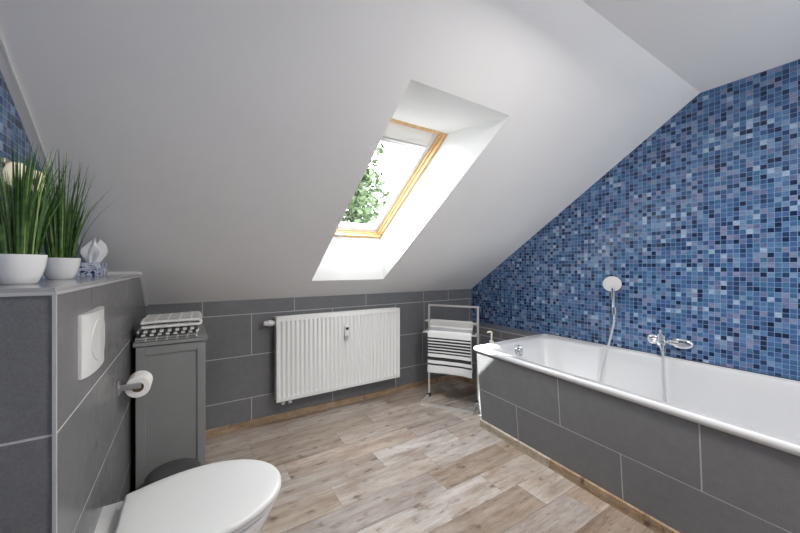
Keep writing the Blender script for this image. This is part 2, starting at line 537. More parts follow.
finish('window_sash', bm, M['sash'], win)
bm = B(); add_box(bm, .06, FW-.06, .066, FH-.12, .055, .061, M=LM)
finish('pane', bm, M['glass'], win)
bm = B()
add_box(bm, .050, FW-.052, FH-.158, FH-.128, .026, .052, .003, M=LM)
bl = finish('blind_rail', bm, M['alu'], win); bl['label'] = 'grey blind rail across the top of the pane'
bm = B()
add_tube(bm, [LM @ Vector((FW-.066, .075, .046)), LM @ Vector((FW-.066, FH-.15, .046))], .0016, 6)
finish('blind_cord', bm, M['alu'], win)
bm = B(); add_box(bm, .075, .125, .012, .036, -.016, -.002, .004, M=LM); add_box(bm, .083, .117, .036, .046, -.012, .0, .003, M=LM)
finish('window_handle', bm, M['plastic'], win)
bm = B(); add_lathe(bm, [(0,0),(.005,0),(.004,.003),(0,.003)], LM @ Matrix.Translation((FW-.014,.05,-.006)), 12)
finish('screw', bm, M['screw'], win)
# roof felt around the frame outside keeps daylight out of the gap
bm = B()
rect_frame(bm, -.11, .12, .12, .12, .12, .03, .05, 0)
finish('flashing', bm, M['roof_out'], win)

# white cover strips where the slope meets the left gable and the boxed-in cistern
def slope_strip(bm, x0, x1, ya, yb, t):
    n = nrm*t
    a = [Vector(S(x0,ya)), Vector(S(x1,ya)), Vector(S(x1,yb)), Vector(S(x0,yb))]
    add_loft(bm, [[p - nrm*.0004 for p in a], [p - n for p in a]])
bm = B(); slope_strip(bm, XL, XL+.021, YR, 2.27, .004); slope_strip(bm, XL+.021, XL+.0275, YR, 2.27, .006)
tag(finish('trim_gable_left', bm, M['trim']), kind='structure')

# boxed-in cistern: tiled ledge along the left gable -------------------------------
BX, BY, BZ = -.223, .918, 1.088
bm = B()
rows = [(-.2,.259,[.66,1.27,1.9,2.45]), (.259,.527,[1.5,2.1,.9]), (.527,.805,[1.51,2.15]), (.805,1.3,[1.217,1.85])]
tiled_face(bm, lambda u, v: (BX, u, v), (1,0,0), [(-1,0,-BY),(1,0,YB),(0,-1,0),(0,1,BZ),(SL,1,ZK+SL*YB)], rows)
rows = [(-.2,.25,[-.9]), (.25,.53,[-.9]), (.53,.809,[-.9]), (.809,1.3,[-.9])]
tiled_face(bm, lambda u, v: (u, BY, v), (0,-1,0), [(-1,0,-XL),(1,0,BX),(0,-1,0),(0,1,BZ)], rows)
tag(finish('wall_cistern', bm, [M['tile_gloss'], M['grout']]), kind='structure')
bm = B()
yt = YB - (BZ+.011-ZK)/SL
v = [(XL,BY-.003),(BX+.003,BY-.003),(BX+.003,yt),(XL,yt)]
add_loft(bm, [[(x,y,BZ) for x,y in v], [(x,y,BZ+.011) for x,y in v]])
tag(finish('trim_ledge_top', bm, simple('pale_glossy_ledge', (.36,.36,.365,1), .13, var=.05, vscale=6)), kind='structure')
bm = B()
add_box(bm, BX-.001, BX+.005, BY-.005, BY+.001, 0, BZ-.001)
add_box(bm, XL, BX+.005, BY-.0055, BY+.0, BZ-.004, BZ+.0022)
add_box(bm, BX, BX+.0055, BY, 2.27, BZ-.004, BZ+.0022)
tag(finish('trim_edge', bm, simple('grey_edge_profile', (.46,.46,.465,1), .4, var=.02)), kind='structure')
bm = B()
slope_strip(bm, BX-.004, BX+.014, 2.262, YB-.002, .010)
add_box(bm, XL+.05, BX-.004, 2.245, 2.262, BZ+.011, BZ+.024)
tag(finish('trim_ledge_end', bm, M['trim']), kind='structure')

# low tiled ledge along the right gable behind the bath -------------------------
LX, LZ, TY = 2.330, .570, 1.710
bm = B()
tiled_face(bm, lambda u, v: (LX, u, v), (-1,0,0), [(-1,0,-TY),(1,0,YB),(0,-1,0),(0,1,LZ)],
           [(-.1,.209,[1.95]), (.209,.497,[2.25]), (.497,.8,[2.0])])
tiled_face(bm, lambda u, v: (u, v, LZ), (0,0,1), [(-1,0,-LX),(1,0,XR),(0,-1,-TY),(0,1,YB)], [(0,3,[])])
add_box(bm, 1.90, LX, TY, 1.85, 0, .40, mat=0)
tag(finish('wall_ledge', bm, [M['tile'], M['grout']]), kind='structure')
bm = B(); add_box(bm, LX-.004, LX+.003, TY, YB, LZ-.003, LZ+.003)
tag(finish('trim_ledge_edge', bm, simple('beige_edge_profile', (.5,.48,.42,1), .5)), kind='structure')

# skirting ---------------------------------------------------------------------
bm = B(); add_box(bm, BX+.002, LX-.014, YB-.016, YB-.001, .0005, .052, .003)
tag(finish('baseboard_back', bm, M['skirt']), kind='structure')
bm = B(); add_box(bm, LX-.016, LX-.001, TY, YB-.016, .0005, .052, .003)
tag(finish('baseboard_right', bm, M['skirt']), kind='structure')

# ------------------------------------------------------------------ bath and its leaning tiled panel
def front_x(y, z):      # the panel narrows towards the far end and leans in at the foot
    return 1.768 + (y-1.68)*.0604 - z*.105
PZ = .556
def pan(u, v): return (front_x(u, v), u, v)
bm = B()
Y0 = -1.45
tiled_face(bm, pan, (-1,.06,-.1), [(-1,0,-Y0),(1,0,1.685),(0,-1,0),(0,1,PZ)],
           [(-.1,.276,[1.358,.749,.14,-.46]), (.276,.9,[1.055,.456,-.15])])
# return face at the far end, top hidden under the bath rim
add_poly(bm, [(front_x(1.685,0),1.685,0),(LX,1.71,0),(LX,1.71,PZ),(front_x(1.685,PZ),1.685,PZ)], 0)
tag(finish('wall_bath', bm, [M['tile'], M['grout']]), kind='structure')
bm = B()
for ya, yb, mi in ((Y0,1.13,1),(1.13,1.69,0)):
    r = []
    for y in (ya, yb):
        a = front_x(y, 0) ; t = front_x(y, .055)
        r.append([(a-.002,y,.0005),(a-.014,y,.0005),(t-.014,y,.052),(t-.002,y,.056)])
    add_loft(bm, r, mat=mi)
tag(finish('baseboard_bath', bm, [M['skirt_grey'], M['skirt']]), kind='structure')

def rounded_outline(poly, radii, seg=8):
    """polygon (x,y) with rounded corners, always the same vertex count"""
    out = []
    n = len(poly)
    for i in range(n):
        p = Vector(poly[i]); a = Vector(poly[i-1]); b = Vector(poly[(i+1) % n])
        r = radii[i] if isinstance(radii, (list, tuple)) else radii
        d1 = (a-p).normalized(); d2 = (b-p).normalized()
        p1 = p + d1*r; p2 = p + d2*r
        for k in range(seg+1):
            t = k/seg
            out.append((p1*(1-t)**2 + p*2*t*(1-t) + p2*t*t))
    return out

tub = empty('bathtub', (2.1, .2, 0), 'white built-in bathtub with tiled grey front below the blue mosaic', 'bathtub')
RZ = .578
def outer_poly(e, z):
    f = lambda y: front_x(y, .556) + e
    return [(f(1.69), 1.708), (f(-1.45), -1.45), (XR-.0015, -1.45), (XR-.0015, 1.708)]
def sub(poly, cnt=14):
    """subdivide the long sides so that the inner bulge can be shaped"""
    return poly
def ring(e, z, rad, shrink=0):
    p = [(front_x(1.69,.556)+e, 1.708-shrink), (front_x(-1.45,.556)+e, -1.45+shrink), (XR-.0015-shrink, -1.45+shrink), (XR-.0015-shrink, 1.708-shrink)]
    return [Vector((q.x, q.y, z)) for q in rounded_outline(p, rad)]
def inner(front, wall, end, z, rad):
    # far end narrower; the wall side steps out beyond the arm rest
    fx = lambda y: front_x(y,.556) + front
    p = [(fx(1.6), 1.708-end), (fx(-1.2), -1.3), (XR-wall, -1.3), (XR-wall, .95), (XR-wall-.010, 1.185), (XR-wall-.055, 1.215), (XR-wall-.062, 1.35), (XR-wall-.062, 1.708-end)]
    rr = [rad, rad, rad, .05, .012, .012, .05, rad]
    return [Vector((q.x, q.y, z)) for q in rounded_outline(p, rr)]
def ring8(e, z, rad, shrink):
    fx = lambda y: front_x(y,.556) + e
    w = XR-.0015-shrink
    p = [(fx(1.69), 1.708-shrink), (fx(-1.45), -1.45+shrink), (w, -1.45+shrink), (w, .95), (w, 1.185), (w, 1.215), (w, 1.35), (w, 1.708-shrink)]
    rr = [rad, rad, rad, .05, .012, .012, .05, rad]
    return [Vector((q.x, q.y, z)) for q in rounded_outline(p, rr)]
bm = B()
rings = [ring8(-.002, PZ-.012, .02, 0), ring8(-.012, PZ-.004, .02, 0), ring8(-.015, PZ+.006, .02, 0), ring8(-.013, RZ-.006, .02, .0005), ring8(-.008, RZ-.0005, .02, .002), ring8(-.003, RZ, .02, .004), ring8(.004, RZ-.0005, .02, .006), ring8(.009, RZ-.0035, .02, .008),
         inner(.040, .030, .058, RZ-.004, .12), inner(.050, .036, .066, RZ-.008, .12), inner(.057, .042, .074, RZ-.018, .12),
         inner(.066, .050, .086, .50, .13), inner(.085, .066, .115, .35, .15), inner(.11, .09, .17, .18, .17), inner(.15, .13, .25, .13, .16), inner(.22, .2, .34, .115, .1)]
add_loft(bm, rings, cap0=False)
finish('tub_body', bm, M['acrylic'], tub, 50)
# chrome overflow knob on the far end
oc = Vector((2.085, 1.626, .510))
bm = B()
add_lathe(bm, [(.0,-.012),(.043,-.012),(.043,.008),(.038,.015),(.032,.015),(.032,.006),(0,.006)], axis_matrix(oc, (0,-1,.15)), 28)
finish('overflow_ring', bm, M['chrome'], tub, 40)
bm = B()
add_lathe(bm, [(.0,.004),(.020,.004),(.020,.022),(.016,.027),(0,.027)], axis_matrix(oc, (0,-1,.15)), 24)
add_box(bm, -.006,.006,-.024,.024,.018,.034,.003, M=axis_matrix(oc, (0,-1,.15)))
finish('overflow_knob', bm, M['chrome'], tub, 40)
# sealant line along the wall
bm = B(); add_box(bm, XR-.006, XR-.0005, -1.45, 1.705, RZ-.004, RZ+.005)
finish('sealant', bm, simple('dark_sealant', (.04,.05,.08,1), .6), tub)

# ------------------------------------------------------------------ radiator
rx0, rx1, rz0, rz1, ry = .528, 1.560, .176, .778, 2.452
rad = empty('radiator', (1.04, YB-.06, rz0), 'white ribbed panel radiator mounted on the grey tiled knee wall', 'radiator')
def ribbed_panel(bm, yf, depth):
    """pressed steel sheet: flat rims above and below, vertical flutes between"""
    n = 31; pitch = (rx1-rx0-.014)/n
    prof = []
    for k in range(n):
        b0 = rx0+.007 + k*pitch
        for t, d in ((.0,0),(.30,0),(.42,.55),(.5,1),(.78,1),(.86,.55)):
            prof.append((b0+t*pitch, d))
    prof = [(rx0, .0)] + prof + [(rx1-.007, 0), (rx1, 0)]
    zs = [(rz0,0),(rz0+.028,0),(rz0+.040,1),(rz1-.040,1),(rz1-.030,0),(rz1-.004,0)]
    G = [[bm.verts.new((x, yf + d*f*.0105, z)) for x, d in prof] for z, f in zs]
    for a, b in zip(G, G[1:]):
        for k in range(len(prof)-1):
            bm.faces.new((a[k], a[k+1], b[k+1], b[k]))
bm = B(); ribbed_panel(bm, ry, .01)
finish('front_panel', bm, M['radiator'], rad, 40)
bm = B(); ribbed_panel(bm, ry+.062, .01)
finish('rear_panel', bm, M['radiator'], rad, 40)
bm = B()
bm.free()
for x0, x1 in ((rx0-.001, rx0+.003), (rx1-.003, rx1+.001)):
    bm = B()
    add_box(bm, x0, x1, ry+.002, ry+.018, rz0+.002, rz1-.003, .001)
    add_box(bm, x0, x1, ry+.016, ry+.066, rz0+.012, rz1-.002, .001)
    finish('side_cover', bm, M['radiator'], rad)
bm = B()
add_box(bm, rx0-.001, rx1+.001, ry-.001, ry+.010, rz1-.010, rz1+.001, .002)
add_box(bm, rx0-.001, rx1+.001, ry+.060, ry+.070, rz1-.010, rz1+.001, .002)
for k in range(52):
    x = rx0+.01 + k*(rx1-rx0-.02)/51
    add_box(bm, x-.004, x+.004, ry+.008, ry+.062, rz1-.006, rz1-.002)
finish('top_grille', bm, M['radiator'], rad)
for x in (rx0+.05, rx0+.10):
    bm = B()
    add_tube(bm, [(x, ry+.03, rz0+.02), (x, ry+.03, rz0-.028)], .010, 12); add_tube(bm, [(x, ry+.03, rz0-.012), (x, ry+.03, rz0-.030)], .014, 6)
    finish('pipe_connection', bm, M['plastic'], rad, 40)
for x in (rx0+.2, rx1-.2):
    bm = B(); add_box(bm, x-.015, x+.015, ry+.06, YB-.0014, rz0+.1, rz1-.1)
    finish('wall_bracket', bm, M['radiator'], rad)
# thermostatic valve on the far left end
bm = B()
vm = axis_matrix((rx0+.004, ry+.036, rz1-.040), (-1,0,0))
add_lathe(bm, [(0,0),(.013,0),(.013,.012),(.019,.014),(.019,.026),(.013,.028)], vm, 20)
val = finish('valve', bm, M['plastic'], rad, 35)
bm = B()
add_lathe(bm, [(.012,.024),(.020,.027),(.0235,.034),(.0235,.052),(.020,.056),(.0185,.075),(.016,.082),(0,.083)], vm, 22)
finish('thermostat_head', bm, M['plastic'], val, 35)
# heat cost meter on the front
hx, hz = 1.055, .650
bm = B(); add_box(bm, hx-.018, hx+.018, ry-.022, ry+.001, hz-.055, hz+.028, .005, 3)
hm = finish('heat_meter', bm, M['plastic'], rad, 40)
bm = B(); add_box(bm, hx-.011, hx+.013, ry-.0232, ry-.020, hz-.008, hz+.012, .001)
finish('display', bm, M['plastic_dark'], hm)
bm = B(); add_box(bm, hx-.014, hx+.014, ry-.014, ry+.001, hz-.088, hz-.055, .003); finish('seal_cap', bm, M['radiator_inner'], hm)

# ------------------------------------------------------------------ wall-hung toilet (axis along +x from the cistern wall)
TC = 1.190
toilet = empty('toilet', (BX, TC, 0), 'white wall-hung toilet with closed lid beside the grey cistern wall', 'toilet')
def d_outline(x0, x1, wb, wm, n=48, cy=TC, tm=.44):
    """lid outline: straight back edge of half width wb at x0, widest (wm) at tm, rounded nose at x1"""
    L = x1-x0; half = []
    for k in range(n//2+1):
        a = k/(n//2)
        t = math.sin(a*PI/2)
        if t < tm: w = wb + (wm-wb)*math.sin(t/tm*PI/2)
        else: w = wm*max(0, 1-((t-tm)/(1-tm))**2.15)**.5
        half.append((x0+L*t, w))
    return [Vector((x, cy+w, 0)) for x, w in half] + [Vector((x, cy-w, 0)) for x, w in reversed(half[:-1])]
def z_ring(pts, z): return [Vector((p.x, p.y, z)) for p in pts]
x0, x1 = BX+.058, .268
# ceramic bowl body
def bowl_ring(x1_, w, z, cy=TC):
    o = d_outline(BX, x1_, w, w, cy=cy)
    return z_ring(o, z)
bm = B()
add_loft(bm, [bowl_ring(-.02,.075,.105), bowl_ring(.06,.105,.13), bowl_ring(.14,.135,.20), bowl_ring(.20,.158,.28), bowl_ring(.238,.174,.345), bowl_ring(.253,.180,.384), bowl_ring(.250,.179,.392), bowl_ring(.243,.174,.396)])
finish('bowl', bm, M['ceramic'], toilet, 45)
# seat ring
bm = B()
so = d_outline(x0+.004, x1-.004, .150, .182)
add_loft(bm, [z_ring([Vector((x0+.2+(p.x-x0-.2)*k, TC+(p.y-TC)*k, 0)) for p in so], z) for k, z in ((.975,.398),(.995,.400),(1.0,.405),(1.0,.411),(.99,.414))])
finish('seat', bm, M['plastic'], toilet, 45)
# lid: soft pillow edge, slightly domed
bm = B()
lo = d_outline(x0, x1, .140, .190)
cx = x0+.2
def sc_ring(k, z): return [Vector((cx+(p.x-cx)*k, TC+(p.y-TC)*k, z)) for p in lo]
add_loft(bm, [sc_ring(.985,.4145), sc_ring(.998,.4165), sc_ring(1.0,.421), sc_ring(.997,.427), sc_ring(.985,.4315), sc_ring(.955,.4335), sc_ring(.8,.4355), sc_ring(.5,.437), sc_ring(.2,.4375)])
finish('lid', bm, M['plastic'], toilet, 60)
# hinge bar behind the lid
for s in (-1, 1):
    bm = B()
    add_tube(bm, [(x0+.004, TC+s*.060, .4095), (x0+.004, TC+s*.100, .4095)], .0085, 14)
    add_tube(bm, [(x0+.004, TC+s*.08, .395), (x0+.004, TC+s*.08, .4095)], .0095, 14)
    finish('hinge', bm, M['plastic'], toilet, 40)

# ------------------------------------------------------------------ flush plate
fy0, fy1, fz0, fz1 = 1.085, 1.318, .868, 1.022
fp = empty('flush_plate', (BX, (fy0+fy1)/2, fz0), 'white square dual flush plate set in the grey cistern wall', 'flush plate')
bm = B()
n = 14
def plate_pt(i, j, s):
    u = i/n; v = j/n
    bulge = .012*(1-(2*u-1)**2)**.6
    edge = 0
    return Vector((BX+.0012+ (.006 + bulge*1.2)*s, fy0+(fy1-fy0)*u, fz0+(fz1-fz0)*v))
G = [[bm.verts.new(plate_pt(i, j, 1)) for j in range(n+1)] for i in range(n+1)]
H = [[bm.verts.new(plate_pt(i, j, 0)) for j in range(n+1)] for i in range(n+1)]
for i in range(n):
    for j in range(n):
        bm.faces.new((G[i][j], G[i+1][j], G[i+1][j+1], G[i][j+1]))
for k in range(n):
    for a, b in (((k,0),(k+1,0)), ((k+1,n),(k,n)), ((0,k+1),(0,k)), ((n,k),(n,k+1))):
        bm.faces.new((G[a[0]][a[1]], G[b[0]][b[1]], H[b[0]][b[1]], H[a[0]][a[1]]))
finish('plate', bm, M['plastic'], fp, 35)
fcy, fcz = (fy0+fy1)/2, (fz0+fz1)/2
bx = BX+.0012+.006+.0144
def arc_pts(ry_, rz_, a0, a1, k=18): return [(fcy+ry_*math.cos(a0+(a1-a0)*i/k), fcz+rz_*math.sin(a0+(a1-a0)*i/k)) for i in range(k+1)]
# the two buttons share one circle, split by an S shaped joint
def button(nm, a0, a1, g):
    bm = B()
    outl = arc_pts(.080, .058, a0, a1)
    sj = [(fcy + .05*math.sin(t*2*PI)*.6 + g, fcz + .052*(1-2*t)*(-1 if a1 < 0 or a0 < -PI/2-.01 and a1 <= PI/2 else 1)) for t in [i/10 for i in range(1, 10)]]
    poly = outl
    lift = lambda y: BX+.0012+.006+.0144*(1-(2*(y-fy0)/(fy1-fy0)-1)**2)**.6
    r0 = [Vector((lift(y)-.001, y, z)) for y, z in poly]; r1 = [Vector((lift(y)+.0022, fcy+(y-fcy)*.985, fcz+(z-fcz)*.98)) for y, z in poly]
    add_loft(bm, [r0, r1])
    finish(nm, bm, M['plastic'], fp, 35)
button('button', -PI/2+.03, PI/2-.03, .001)
button('button', PI/2+.03, 3*PI/2-.03, -.001)

# ------------------------------------------------------------------ toilet roll holder + roll
hy, hz_ = 1.622, .686
holder = empty('toilet_roll_holder', (BX, hy, hz_), 'brushed steel toilet roll holder on the grey cistern wall', 'holder')
bm = B(); add_box(bm, BX+.0012, BX+.008, hy-.022, hy+.022, hz_-.028, hz_+.028, .002)
finish('mounting_plate', bm, M['alu'], holder)
bm = B()
add_box(bm, BX+.006, BX+.072, hy-.020, hy-.012, hz_-.011, hz_+.011, .0015)
add_tube(bm, [(BX+.062, hy-.016, hz_), (BX+.062, hy+.112, hz_)], .0075, 12)
finish('arm', bm, M['alu'], holder)
bm = B()
rc = (BX+.060, hy+.002, hz_-.0114)
rm = axis_matrix(rc, (0,1,0))
add_lathe(bm, [(.019,0),(.038,0),(.040,.002),(.040,.094),(.038,.096),(.019,.096),(.019,0)], rm, 40)
roll = finish('toilet_roll', bm, M['paper'], None, 40)
tag(roll, 'white toilet roll on the steel holder beside the grey cabinet', 'toilet roll')
bm = B(); add_lathe(bm, [(.0182,.001),(.0189,.001),(.0189,.095),(.0182,.095),(.0182,.001)], rm, 30)
finish('cardboard_core', bm, M['card'], roll, 40)

# ------------------------------------------------------------------ grey cabinet
cx0, cx1, cy0, cy1, cz = -.200, .074, 1.905, 2.30, .795
cab = empty('laundry_cabinet', ((cx0+cx1)/2, (cy0+cy1)/2, 0), 'tall narrow grey painted cabinet between cistern wall and radiator', 'cabinet')
bm = B()
add_box(bm, cx0, cx1, cy0+.02, cy1, .0, cz-.018, .0015)
finish('body', bm, M['cab'], cab)
bm = B(); add_box(bm, cx0-.008, cx1+.008, cy0-.010, cy1+.004, cz-.018, cz, .002)
finish('cabinet_top', bm, M['cab'], cab)
bm = B()
add_box(bm, cx0+.001, cx0+.036, cy0, cy0+.019, .03, cz-.022, .0012)
add_box(bm, cx1-.036, cx1-.001, cy0, cy0+.019, .03, cz-.022, .0012)
add_box(bm, cx0+.036, cx1-.036, cy0, cy0+.019, cz-.062, cz-.022, .0012)
add_box(bm, cx0+.036, cx1-.036, cy0, cy0+.019, .03, .09, .0012)
add_box(bm, cx0+.034, cx1-.034, cy0+.008, cy0+.016, .085, cz-.058)
finish('door', bm, M['cab'], cab)

# dark round bin between toilet and cabinet
bx_, by_ = -.052, 1.745
bn = empty('waste_bin', (bx_, by_, 0), 'dark grey round bin mostly hidden behind the toilet lid', 'bin')
bm = B(); add_lathe(bm, [(0,0),(.088,0),(.095,.006),(.098,.235),(0,.235)], Matrix.Translation((bx_,by_,0)), 40)
finish('body', bm, M['bin'], bn, 40)
bm = B(); add_lathe(bm, [(0,.235),(.101,.235),(.102,.246),(.094,.254),(.05,.258),(0,.259)], Matrix.Translation((bx_,by_,0)), 40)
finish('lid', bm, M['bin'], bn, 40)

# ------------------------------------------------------------------ folded towels on the cabinet
def folded_towel(name, mat, x0, x1, y0, y1, z0, layers, th, wob, seed, xs_shift=None, droop=0):
    """one cloth folded to and fro: a serpentine ribbon in x-z, carried along y"""
    rnd = random.Random(seed)
    mid = []   # centre line
    nx = 14; rr = th/2
    for l in range(layers):
        z = z0 + th/2 + l*th
        a, b = (x0+rr, x1-rr) if l % 2 == 0 else (x1-rr, x0+rr)
        if l == layers-1 and droop: b = b + (a-b)*droop
        for k in range(nx+1): mid.append((a+(b-a)*k/nx, z))
        if l < layers-1:
            s = 1 if l % 2 == 0 else -1
            for k in (1, 2, 3):
                ang = -PI/2 + PI*k/4
                mid.append((b + s*rr*.95*math.cos(ang), z+th/2+th/2*math.sin(ang)))
    ph = [rnd.uniform(0, 6) for _ in range(6)]
    bm = B(); uvl = bm.loops.layers.uv.new('UVMap')
    ny = 16
    n = len(mid)
    hw = th*.44
    rings = []
    cum = [0]
    for a, b in zip(mid, mid[1:]): cum.append(cum[-1]+math.dist(a, b))
    up = []; lo = []
    for i, (x, z) in enumerate(mid):
        a = mid[max(i-1,0)]; b = mid[min(i+1,n-1)]
        tx, tz = b[0]-a[0], b[1]-a[1]; L = math.hypot(tx, tz); up.append((-tz/L, tx/L))
    sec = []
    for j in range(ny+1):
        v = j/ny; y = y0+(y1-y0)*v
        e = min(1, min(v, 1-v)/.06); e = .45+.55*math.sin(e*PI/2)
        row = []
        for side in (1, -1):
            rr_ = range(n) if side == 1 else range(n-1, -1, -1)
            for i in rr_:
                x, z = mid[i]
                f = (z-z0)/(layers*th)
                w = wob*f*(math.sin(5*v+ph[0]+7*x)+.5*math.sin(11*v+ph[1]+19*x))
                wx = wob*.7*math.sin(4*v+ph[2]+f*3)
                wy = wob*.8*math.sin(9*x+ph[3]+f*5)
                row.append((bm.verts.new((x+up[i][0]*hw*side*e+wx, y+wy, max(z0+.0004, z+up[i][1]*hw*side*e+w))), cum[i], y))
        sec.append(row)
    m = len(sec[0])
    def face(vs):
        f = bm.faces.new([q[0] for q in vs])
        for lp, q in zip(f.loops, vs): lp[uvl].uv = (q[1]/(x1-x0), (q[2]-y0))
    for a, b in zip(sec, sec[1:]):
        for k in range(m): face((a[k], a[(k+1)%m], b[(k+1)%m], b[k]))
    for row in (sec[0], sec[-1]):
        for i in range(n-1): face((row[i], row[i+1], row[m-2-i], row[m-1-i]))
    return finish(name, bm, mat, None, 60)

t1 = folded_towel('folded_towel', towel_mat('dark_grey_towel', 'darkgrey'), -.205, .036, 1.900, 2.18, cz, 2, .0105, .0008, 1)
tag(t1, 'folded dark grey towel, lowest of the stack on the cabinet', 'towel', 'folded towels on the cabinet')
t2 = folded_towel('folded_towel', towel_mat('black_white_check_towel', 'check'), -.202, .040, 1.902, 2.19, cz+.0222, 2, .0145, .0012, 2)
tag(t2, 'folded black and white checked towel, middle of the stack on the cabinet', 'towel', 'folded towels on the cabinet')
t3 = folded_towel('folded_towel', towel_mat('grey_lattice_towel', 'grid'), -.190, .055, 1.912, 2.21, cz+.0530, 2, .0210, .0028, 3)
tag(t3, 'folded pale grey towel with white lattice, topmost of the stack', 'towel', 'folded towels on the cabinet')

# ------------------------------------------------------------------ chrome towel stand
A_ = Vector((1.803, 2.350, 0)); Bq = Vector((2.041, 1.995, 0))
u_ = (Bq-A_).normalized(); f_ = Vector((-.832, -.556, 0))
rr = .0075
rack = empty('towel_rack', (A_+Bq)/2, 'chrome freestanding towel stand beside the bath', 'towel rack')
up_ = Vector((0,0,1))
for nm, a, b in (('post', A_+up_*.012, A_+up_*.8), ('post', Bq+up_*.012, Bq+up_*.8)):
    bm = B(); add_square_bar(bm, a, b, rr); finish(nm, bm, M['steel'], rack)
bm = B(); add_square_bar(bm, A_-u_*rr+up_*.8, Bq+u_*rr+up_*.8, rr); finish('top_bar', bm, M['steel'], rack)
F1 = A_ + f_*.215; F2 = Bq + f_*.215
bm = B(); add_square_bar(bm, F1-u_*.008+up_*.0085, F2+u_*.008+up_*.0085, .008); finish('foot_bar', bm, M['steel'], rack)
for p, q in ((A_, F1), (Bq, F2)):
    bm = B(); add_square_bar(bm, p-f_*.008+up_*.0085, q-f_*.008*-1*0+up_*.0085, .008); finish('foot', bm, M['steel'], rack)
    bm = B(); add_square_bar(bm, p-f_*.012+up_*.001, p+f_*.03+up_*.001, .011); bmesh.ops.translate(bm, verts=bm.verts, vec=(0,0,.0105)); finish('rubber_pad', bm, M['rubber'], rack)
BARS = [(.070, .672), (.120, .584)]
for off, z in BARS:
    a = A_ + f_*off - u_*.012 + up_*z; b = Bq + f_*off + u_*.012 + up_*z
    bm = B()
    add_square_bar(bm, a, b, .006)
    for p in (A_, Bq): add_square_bar(bm, p+up_*z, p+f_*off+up_*z, .006)
    finish('hanging_bar', bm, M['steel'], rack)

def hung_towel(name, mat, off, z, s0, s1, front, back, th, seed, bulge=.02):
    """towel folded over a bar; v runs down the front"""
    rnd = random.Random(seed); ph = [rnd.uniform(0,6) for _ in range(5)]
    bm = B(); uvl = bm.loops.layers.uv.new('UVMap')
    path = []
    r = .0075 + th/2
    nb = 14
    for k in range(nb+1): path.append((-r, -back + back*k/nb, -.1))
    for k in range(1, 7): a = PI - PI*k/7; path.append((r*math.cos(a), r*math.sin(a), -.02+.02*k/7))
    for k in range(26): path.append((r, -front*k/25, k/25))
    nu = 22
    def P(i, j, side):
        d, h, v = path[i]
        a = path[max(i-1,0)]; b = path[min(i+1,len(path)-1)]
        td, thh = b[0]-a[0], b[1]-a[1]; L = math.hypot(td, thh)
        nd, nh = thh/L, -td/L
        s = s0+(s1-s0)*j/nu
        fall = max(0, -h)/max(front, back)
        w = .006*fall*math.sin(7*j/nu+ph[0]+2*fall)+.003*fall*math.sin(17*j/nu+ph[1])
        e = .5 if j in (0, nu) or i in (0, len(path)-1) else 1
        sh = .010*fall*math.sin(3*fall+ph[2])*(1 if j > nu/2 else -.4)
        c = A_ + f_*(off + d*(1+bulge*0) - nd*-1*0 + w + side*-nd*0) + u_*(s+sh) + up_*(z + h + .004*fall*math.sin(5*j/nu+ph[3]))
        return c + (f_*(-nd) + up_*(-nh))*side*th/2*e*-1
    V = [[(bm.verts.new(P(i,j,sd)), path[i][2], j/nu) for j in range(nu+1)] for sd in (1,) for i in range(len(path))]
    W = [[(bm.verts.new(P(i,j,-1)), path[i][2], j/nu) for j in range(nu+1)] for i in range(len(path))]
    def face(vs):
        f = bm.faces.new([q[0] for q in vs])
        for lp, q in zip(f.loops, vs): lp[uvl].uv = (q[2], q[1])
    for i in range(len(path)-1):
        for j in range(nu):
            face((V[i][j],V[i+1][j],V[i+1][j+1],V[i][j+1])); face((W[i][j],W[i][j+1],W[i+1][j+1],W[i+1][j]))
        face((V[i][0],W[i][0],W[i+1][0],V[i+1][0])); face((V[i][nu],V[i+1][nu],W[i+1][nu],W[i][nu]))
    for j in range(nu):
        face((V[0][j],V[0][j+1],W[0][j+1],W[0][j])); face((V[-1][j],W[-1][j],W[-1][j+1],V[-1][j+1]))
    return finish(name, bm, mat, None, 60)
g = hung_towel('hand_towel', towel_mat('grey_border_towel', 'grey'), BARS[0][0], BARS[0][1], .034, .398, .105, .10, .009, 4)
tag(g, 'plain grey towel on the upper bar of the chrome stand', 'towel', 'towels on the stand')
g = hung_towel('hand_towel', towel_mat('black_striped_towel', 'stripes'), BARS[1][0], BARS[1][1], .032, .396, .335, .30, .010, 5)
tag(g, 'white towel with black stripes hanging on the chrome stand', 'towel', 'towels on the stand')

# ------------------------------------------------------------------ soap pump behind the bath end
px_, py_ = 1.955, 1.770
pump = empty('soap_dispenser', (px_, py_, .4), 'cream pump dispenser peeping over the far end of the bath', 'soap dispenser')
TM = Matrix.Translation((px_, py_, .4))
bm = B(); add_lathe(bm, [(0,0),(.030,0),(.032,.004),(.032,.125),(.027,.142),(.014,.150),(.014,.158),(0,.158)], TM, 28)
finish('bottle', bm, M['plastic'], pump, 40)
bm = B(); add_lathe(bm, [(0,.156),(.0165,.156),(.0165,.172),(.011,.176),(.0065,.178),(.006,.228),(0,.228)], TM, 22)
finish('pump_collar', bm, M['cream'], pump, 40)
bm = B()
add_tube(bm, [(px_,py_,.622),(px_,py_,.634),(px_-.006,py_,.641),(px_-.018,py_,.645),(px_-.034,py_,.645),(px_-.046,py_,.641)], [.009,.009,.008,.007,.006,.005], 12)
finish('pump_nozzle', bm, M['cream'], pump, 40)

